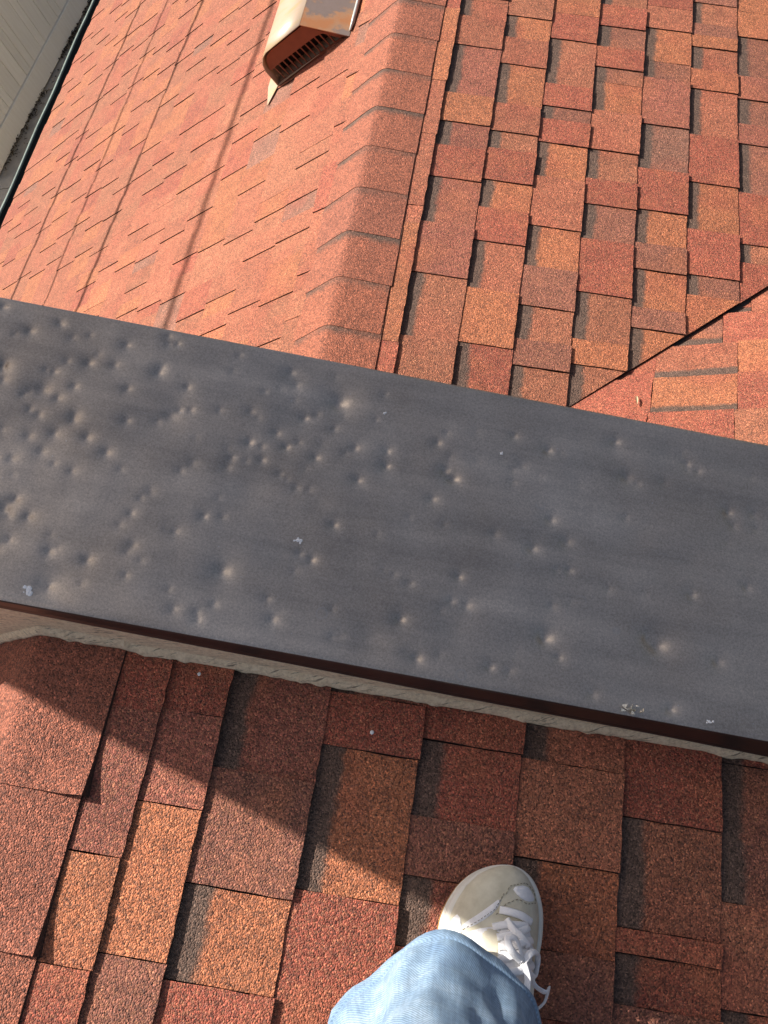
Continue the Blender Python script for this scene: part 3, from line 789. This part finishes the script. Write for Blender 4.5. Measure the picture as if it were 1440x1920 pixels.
M_MESH=fabric('white_mesh',(0.82,0.82,0.83),(0.90,0.90,0.91),300,0.85,0.7,0.001)
M_MID=fabric('cream_midsole_foam',(0.74,0.72,0.64),(0.86,0.84,0.77),26,0.6,0.2)
M_GUM=fabric('gum_outsole',(0.34,0.17,0.05),(0.42,0.23,0.08),60,0.6,0.2)
M_CREAM=fabric('yellowed_cream_panel',(0.66,0.61,0.47),(0.74,0.69,0.56),40)
M_LACE=fabric('white_lace',(0.88,0.88,0.89),(0.93,0.93,0.94),500,0.85,0.8,0.0008)
M_STITCH=fabric('grey_stitching',(0.24,0.22,0.16),(0.30,0.27,0.20),200)
shoe=empty('sneaker',SO,parent=person)
loft('outsole',[(0.006,-0.001),(0.0005,0.0005),(-0.0012,0.004),(-0.0012,0.009),(0.001,0.0095)],M_GUM,shoe)
loft('midsole',[(0.002,0.0085),(0.0,0.010),(-0.001,0.016),(0.0,0.022),(0.0022,0.0235),(0.0012,0.025),(0.0018,0.031),(0.0055,0.0355),(0.010,0.036),(0.02,0.034)],M_MID,shoe)
# upper as a height field over the shoe's plan
def Hc(y):   # crest height along the shoe
    T=[(-0.15,0.085),(-0.12,0.100),(-0.07,0.105),(-0.03,0.108),(0.0,0.103),(0.03,0.094),(0.06,0.083),(0.085,0.073),(0.105,0.066),(0.125,0.058),(0.138,0.048),(0.145,0.036)]
    for i in range(len(T)-1):
        if T[i][0]<=y<=T[i+1][0]:
            t=(y-T[i][0])/(T[i+1][0]-T[i][0]); return T[i][1]+(T[i+1][1]-T[i][1])*t
    return 0.034
def Hup(x,y):
    a=interp(LAT,y)+0.0075; b=interp(MED,y)-0.0075
    if x<=a or x>=b: return 0.033
    c=0.35*(a+b)/2+0.65*(a+(b-a)*0.60)      # crest sits towards the big toe
    q=(x-c)/(a-c) if x<c else (x-c)/(b-c)
    wdt=2.3 if y>0.05 else 1.9
    return 0.033+(Hc(y)-0.033)*max(0,1-abs(q)**wdt)**0.62 + toe_spring(y)*0.8
def upper_patch(name,poly,mat,off=0.0014,step=0.003,parent=None,thick=True):
    """panel lying on the upper, poly in plan"""
    xs=[p[0] for p in poly]; ys=[p[1] for p in poly]
    bm=bmesh.new(); f=bm.faces.new([bm.verts.new((p[0],p[1],0)) for p in poly])
    for ax,lo,hi in (((1,0,0),min(xs),max(xs)),((0,1,0),min(ys),max(ys))):
        t=lo+step
        while t<hi:
            bmesh.ops.bisect_plane(bm,geom=list(bm.verts)+list(bm.edges)+list(bm.faces),plane_co=Vector(ax)*t,plane_no=Vector(ax)); t+=step
    bmesh.ops.triangulate(bm,faces=bm.faces)
    bnd={v for e in bm.edges if e.is_boundary for v in e.verts}
    for v in bm.verts:
        x,y=v.co.x,v.co.y; v.co=sh(x,y,Hup(x,y)+(off if v not in bnd else off*0.25))
    return bm_obj(name,bm,mat,parent or shoe,True)
def smooth_poly(P,it=2):
    for _ in range(it):
        q=[]
        for i in range(len(P)):
            a,b=P[i],P[(i+1)%len(P)]; q+=[(a[0]*.75+b[0]*.25,a[1]*.75+b[1]*.25),(a[0]*.25+b[0]*.75,a[1]*.25+b[1]*.75)]
        P=q
    return P
# main shell
vs=[];fs=[];ny,nx=70,36
for i in range(ny+1):
    y=-0.147+0.2895*i/ny; a=interp(LAT,y)+0.0065; b=interp(MED,y)-0.0065
    for k in range(nx+1):
        t=(1-math.cos(math.pi*k/nx))/2; x=a+(b-a)*t; vs.append(sh(x,y,Hup(x,y)))
for i in range(ny):
    for k in range(nx): fs.append((i*(nx+1)+k,i*(nx+1)+k+1,(i+1)*(nx+1)+k+1,(i+1)*(nx+1)+k))
mesh_obj('upper',vs,fs,M_SUEDE,shoe,smooth=True)
upper_patch('toe_panel',smooth_poly([(0.0031,0.1169),(0.0227,0.121),(0.0324,0.1125),(0.0342,0.1036),(0.0225,0.1017),(0.0115,0.1065)],1),M_MESH)
upper_patch('side_panel',smooth_poly([(-0.0075,0.1065),(-0.0164,0.0889),(-0.0369,0.0742),(-0.0528,0.0675),(-0.0560,0.0703),(-0.0516,0.0755),(-0.0345,0.0865)],1),M_MESH)
upper_patch('side_panel',smooth_poly([(-0.0575,0.0862),(-0.0655,0.0790),(-0.0690,0.0650),(-0.0660,0.0520),(-0.0540,0.0609)],1),M_MESH)
upper_patch('vamp_panel',smooth_poly([(-0.052,0.064),(-0.030,0.071),(-0.010,0.071),(0.0,0.03),(-0.02,-0.02),(-0.052,-0.02),(-0.060,0.03)],1),M_MESH,0.0012)
upper_patch('eyestay_panel',smooth_poly([(-0.0317,0.0699),(-0.0128,0.0697),(-0.0150,0.0450),(-0.0250,0.0200),(-0.0379,0.0524)],1),M_CREAM,0.0022)
upper_patch('tongue',smooth_poly([(-0.012,0.080),(0.022,0.078),(0.028,0.05),(0.027,0.0),(0.022,-0.04),(-0.012,-0.04),(-0.016,0.0),(-0.014,0.05)],1),M_MESH,0.0030)
# stitching lines along panel edges
def stitch(poly,step=0.0042):
    L=[];n=len(poly)
    for i in range(n-1):
        a,b=Vector(poly[i]),Vector(poly[i+1]); d=(b-a).length; k=max(1,int(d/step))
        for j in range(k): L.append((a+(b-a)*(j+0.15)/k, a+(b-a)*(j+0.7)/k))
    vs=[];fs=[]
    for p,q in L:
        v_,f_=tube([sh(p.x,p.y,Hup(p.x,p.y)+0.0012),sh(q.x,q.y,Hup(q.x,q.y)+0.0012)],0.0005,4); o=len(vs); vs+=v_; fs+=[tuple(i+o for i in f) for f in f_]
    mesh_obj('stitching',vs,fs,M_STITCH,shoe)
stitch([(-0.006,0.110),(-0.0175,0.091),(-0.039,0.0762),(-0.056,0.0665),(-0.060,0.0705)])
stitch([(-0.004,0.108),(0.001,0.118),(0.0225,0.1235),(0.035,0.114),(0.0365,0.102),(0.0225,0.099),(0.011,0.104),(-0.004,0.098),(-0.018,0.084)])
# laces
def lace(pts,wd=0.0042,name='lace',par=None):
    # smooth catmull-rom
    P=[Vector(p) for p in pts]; Q=[]
    for i in range(len(P)-1):
        p0,p1,p2,p3=P[max(i-1,0)],P[i],P[i+1],P[min(i+2,len(P)-1)]
        for j in range(6):
            t=j/6; Q.append(0.5*((2*p1)+(p2-p0)*t+(2*p0-5*p1+4*p2-p3)*t*t+(3*p1-p0-3*p2+p3)*t*t*t))
    Q.append(P[-1]); v_,f_=tube([sh(*q) for q in Q],wd,8,0.42)
    return mesh_obj(name,v_,f_,M_LACE,par or shoe,smooth=True)
def on(x,y,d): return (x,y,Hup(x,y)+d)
lace([on(-0.0125,0.0905,0.002),on(0.0,0.0885,0.005),on(0.014,0.085,0.005),on(0.0265,0.079,0.002)],0.0046)
lace([on(-0.022,0.071,0.002),on(-0.008,0.074,0.006),on(0.008,0.0745,0.006),on(0.021,0.0745,0.003)],0.0044)
lace([on(-0.018,0.060,0.003),on(0.0,0.064,0.007),on(0.016,0.070,0.006),on(0.022,0.0735,0.003)],0.0044)
lace([on(-0.017,0.050,0.004),on(0.0,0.052,0.008),on(0.014,0.057,0.008),on(0.026,0.060,0.003)],0.0044)
lace([on(-0.018,0.036,0.004),on(0.0,0.042,0.009),on(0.014,0.045,0.009),on(0.028,0.050,0.004)],0.0044)
lace([on(-0.018,0.022,0.005),on(0.004,0.026,0.010),on(0.018,0.030,0.010),on(0.029,0.034,0.004)],0.0044)
lace([on(-0.006,0.080,0.006),on(0.0,0.070,0.010),on(0.010,0.062,0.010),on(0.019,0.052,0.008)],0.0042)
# bow: two loops and two loose ends
lace([on(0.008,0.036,0.014),on(-0.006,0.046,0.022),on(-0.010,0.058,0.024),on(-0.001,0.060,0.022),on(0.006,0.048,0.018),on(0.009,0.036,0.014)],0.0044)
lace([on(0.010,0.036,0.014),on(0.020,0.046,0.022),on(0.031,0.046,0.020),on(0.034,0.034,0.018),on(0.026,0.020,0.016),on(0.012,0.030,0.014)],0.0044)
lace([on(0.010,0.034,0.014),on(0.014,0.020,0.018),on(0.012,0.006,0.018),on(0.014,-0.008,0.012)],0.0042)
lace([on(0.012,0.034,0.014),on(0.028,0.014,0.016),(0.040,0.006,0.072),(0.047,0.010,0.060),(0.044,-0.004,0.052),(0.036,-0.012,0.050)],0.0034)
# jeans
def denim():
    b=NB('light_blue_denim'); uv=b.n('ShaderNodeUVMap'); uv.uv_map='UVMap'
    wv=b.n('ShaderNodeTexWave'); wv.wave_type='BANDS'; wv.bands_direction='DIAGONAL'; wv.inputs['Scale'].default_value=150; wv.inputs['Distortion'].default_value=1.5; b.l(uv.outputs[0],wv.inputs['Vector'])
    mp=b.n('ShaderNodeMapping'); mp.inputs['Scale'].default_value=(260,28,1); b.l(uv.outputs[0],mp.inputs[0])
    mp2=b.n('ShaderNodeMapping'); mp2.inputs['Scale'].default_value=(28,260,1); b.l(uv.outputs[0],mp2.inputs[0])
    c=b.ramp(b.noise(26,5,0.6).outputs[0],[(0.3,(0.18,0.28,0.42)),(0.5,(0.26,0.375,0.51)),(0.72,(0.36,0.47,0.59))])
    sl=b.ramp(b.noise(1,3,0.6,mp.outputs[0]).outputs[0],[(0.3,0.86),(0.7,1.16)]); sl2=b.ramp(b.noise(1,3,0.6,mp2.outputs[0]).outputs[0],[(0.3,0.88),(0.7,1.12)])
    c=b.mix(c,sl,1.0,'MULTIPLY'); c=b.mix(c,sl2,1.0,'MULTIPLY')
    c=b.mix(c,b.ramp(wv.outputs['Fac'],[(0,0.78),(1,1.16)]),1.0,'MULTIPLY')
    nrm=b.bump(b.noise(40,4).outputs[0],0.25,0.003); nrm=b.bump(wv.outputs['Fac'],0.35,0.0006,nrm)
    return b.done(c,0.85,nrm,spec=0.2)
M_DENIM=denim()
# rings: centre (w,r,n), half widths across/along, forward tilt of the ring
RG=[((0.158,-0.052,0.086),0.113,0.112,0.34),((0.157,-0.055,0.098),0.114,0.112,0.33),((0.155,-0.061,0.120),0.112,0.109,0.30),((0.152,-0.074,0.155),0.106,0.103,0.24),((0.148,-0.092,0.205),0.100,0.098,0.18),
    ((0.142,-0.118,0.27),0.097,0.096,0.13),((0.134,-0.15,0.35),0.098,0.097,0.10),((0.122,-0.19,0.44),0.098,0.099,0.10),((0.110,-0.225,0.52),0.099,0.101,0.05),((0.092,-0.29,0.60),0.101,0.103,-0.2),((0.07,-0.37,0.68),0.107,0.11,-0.35),((0.05,-0.46,0.77),0.115,0.12,-0.5),((0.035,-0.53,0.85),0.12,0.125,-0.5)]
SEG=72
def jean_pt(c,a,b,tilt,ang,t,off=0.0):
    fold = 0.0045*math.sin(3*ang+9*t)+0.004*math.sin(5*ang-14*t+1.0)+0.010*noise.noise(V(math.cos(ang)*1.5,math.sin(ang)*1.5,t*6))+0.004*noise.noise(V(math.cos(ang)*4,math.sin(ang)*4,t*22))
    # flat pressed front, slack left side, sharp crease running up from the hem
    lean = math.exp(-((ang-2.35)/0.42)**2)
    fold += -0.020*lean*max(0,1-abs(t-0.10)/0.25) - 0.010*math.exp(-((ang-1.75-2.0*(t-0.1))/0.10)**2)*max(0,1-abs(t-0.17)/0.09) + 0.006*math.exp(-((ang-1.98-2.0*(t-0.1))/0.12)**2)*max(0,1-abs(t-0.17)/0.10)
    fold += -0.004*math.exp(-((ang-1.1+1.2*(t-0.1))/0.08)**2)*max(0,1-abs(t-0.2)/0.10) + 0.004*math.exp(-((ang-0.85+1.2*(t-0.1))/0.12)**2)*max(0,1-abs(t-0.2)/0.12)
    x=math.cos(ang)*(a+fold+off); yv=math.sin(ang)*(b+fold+off)
    return near_right(c[0]+x,c[1]+yv,c[2]+tilt*yv+0.004*math.sin(4*ang+2))
vs=[];fs=[];uv=[]
n_r=len(RG); sub=5; rows=[]
for i in range(n_r-1):
    for j in range(sub if i<n_r-2 else sub+1):
        q=j/sub; A,Bq=RG[i],RG[i+1]
        rows.append((tuple(A[0][k]+(Bq[0][k]-A[0][k])*q for k in range(3)),A[1]+(Bq[1]-A[1])*q,A[2]+(Bq[2]-A[2])*q,A[3]+(Bq[3]-A[3])*q))
for ri,(c,a,b,tl) in enumerate(rows):
    for k in range(SEG):
        ang=2*math.pi*k/SEG; vs.append(jean_pt(c,a,b,tl,ang,c[2])); uv.append((min(k,SEG-k)/SEG*0.66*1.0,c[2]))
for i in range(len(rows)-1):
    for k in range(SEG): fs.append((i*SEG+k,i*SEG+(k+1)%SEG,(i+1)*SEG+(k+1)%SEG,(i+1)*SEG+k))
fs.append(tuple((len(rows)-1)*SEG+k for k in range(SEG)))
leg=mesh_obj('jeans_leg',vs,fs,M_DENIM,person,smooth=True,uvs=uv)
# turned hem: doubled band round the opening
vs=[];fs=[];uv=[]
hem=[(0,-0.004),(0,0.0015),(1,0.0030),(2,0.0032),(3,0.0030),(5,0.0028),(6,0.0026),(7,0.0016),(7,-0.003)]
for (ri,off) in hem:
    c,a,b,tl=rows[ri]
    for k in range(SEG):
        ang=2*math.pi*k/SEG; p=jean_pt(c,a,b,tl,ang,c[2],off); vs.append(p-NR*(0.002 if ri==0 else 0)); uv.append((min(k,SEG-k)/SEG*0.66,c[2]))
for i in range(len(hem)-1):
    for k in range(SEG): fs.append((i*SEG+k,i*SEG+(k+1)%SEG,(i+1)*SEG+(k+1)%SEG,(i+1)*SEG+k))
mesh_obj('hem',vs,fs,M_DENIM,leg,smooth=True,uvs=uv)
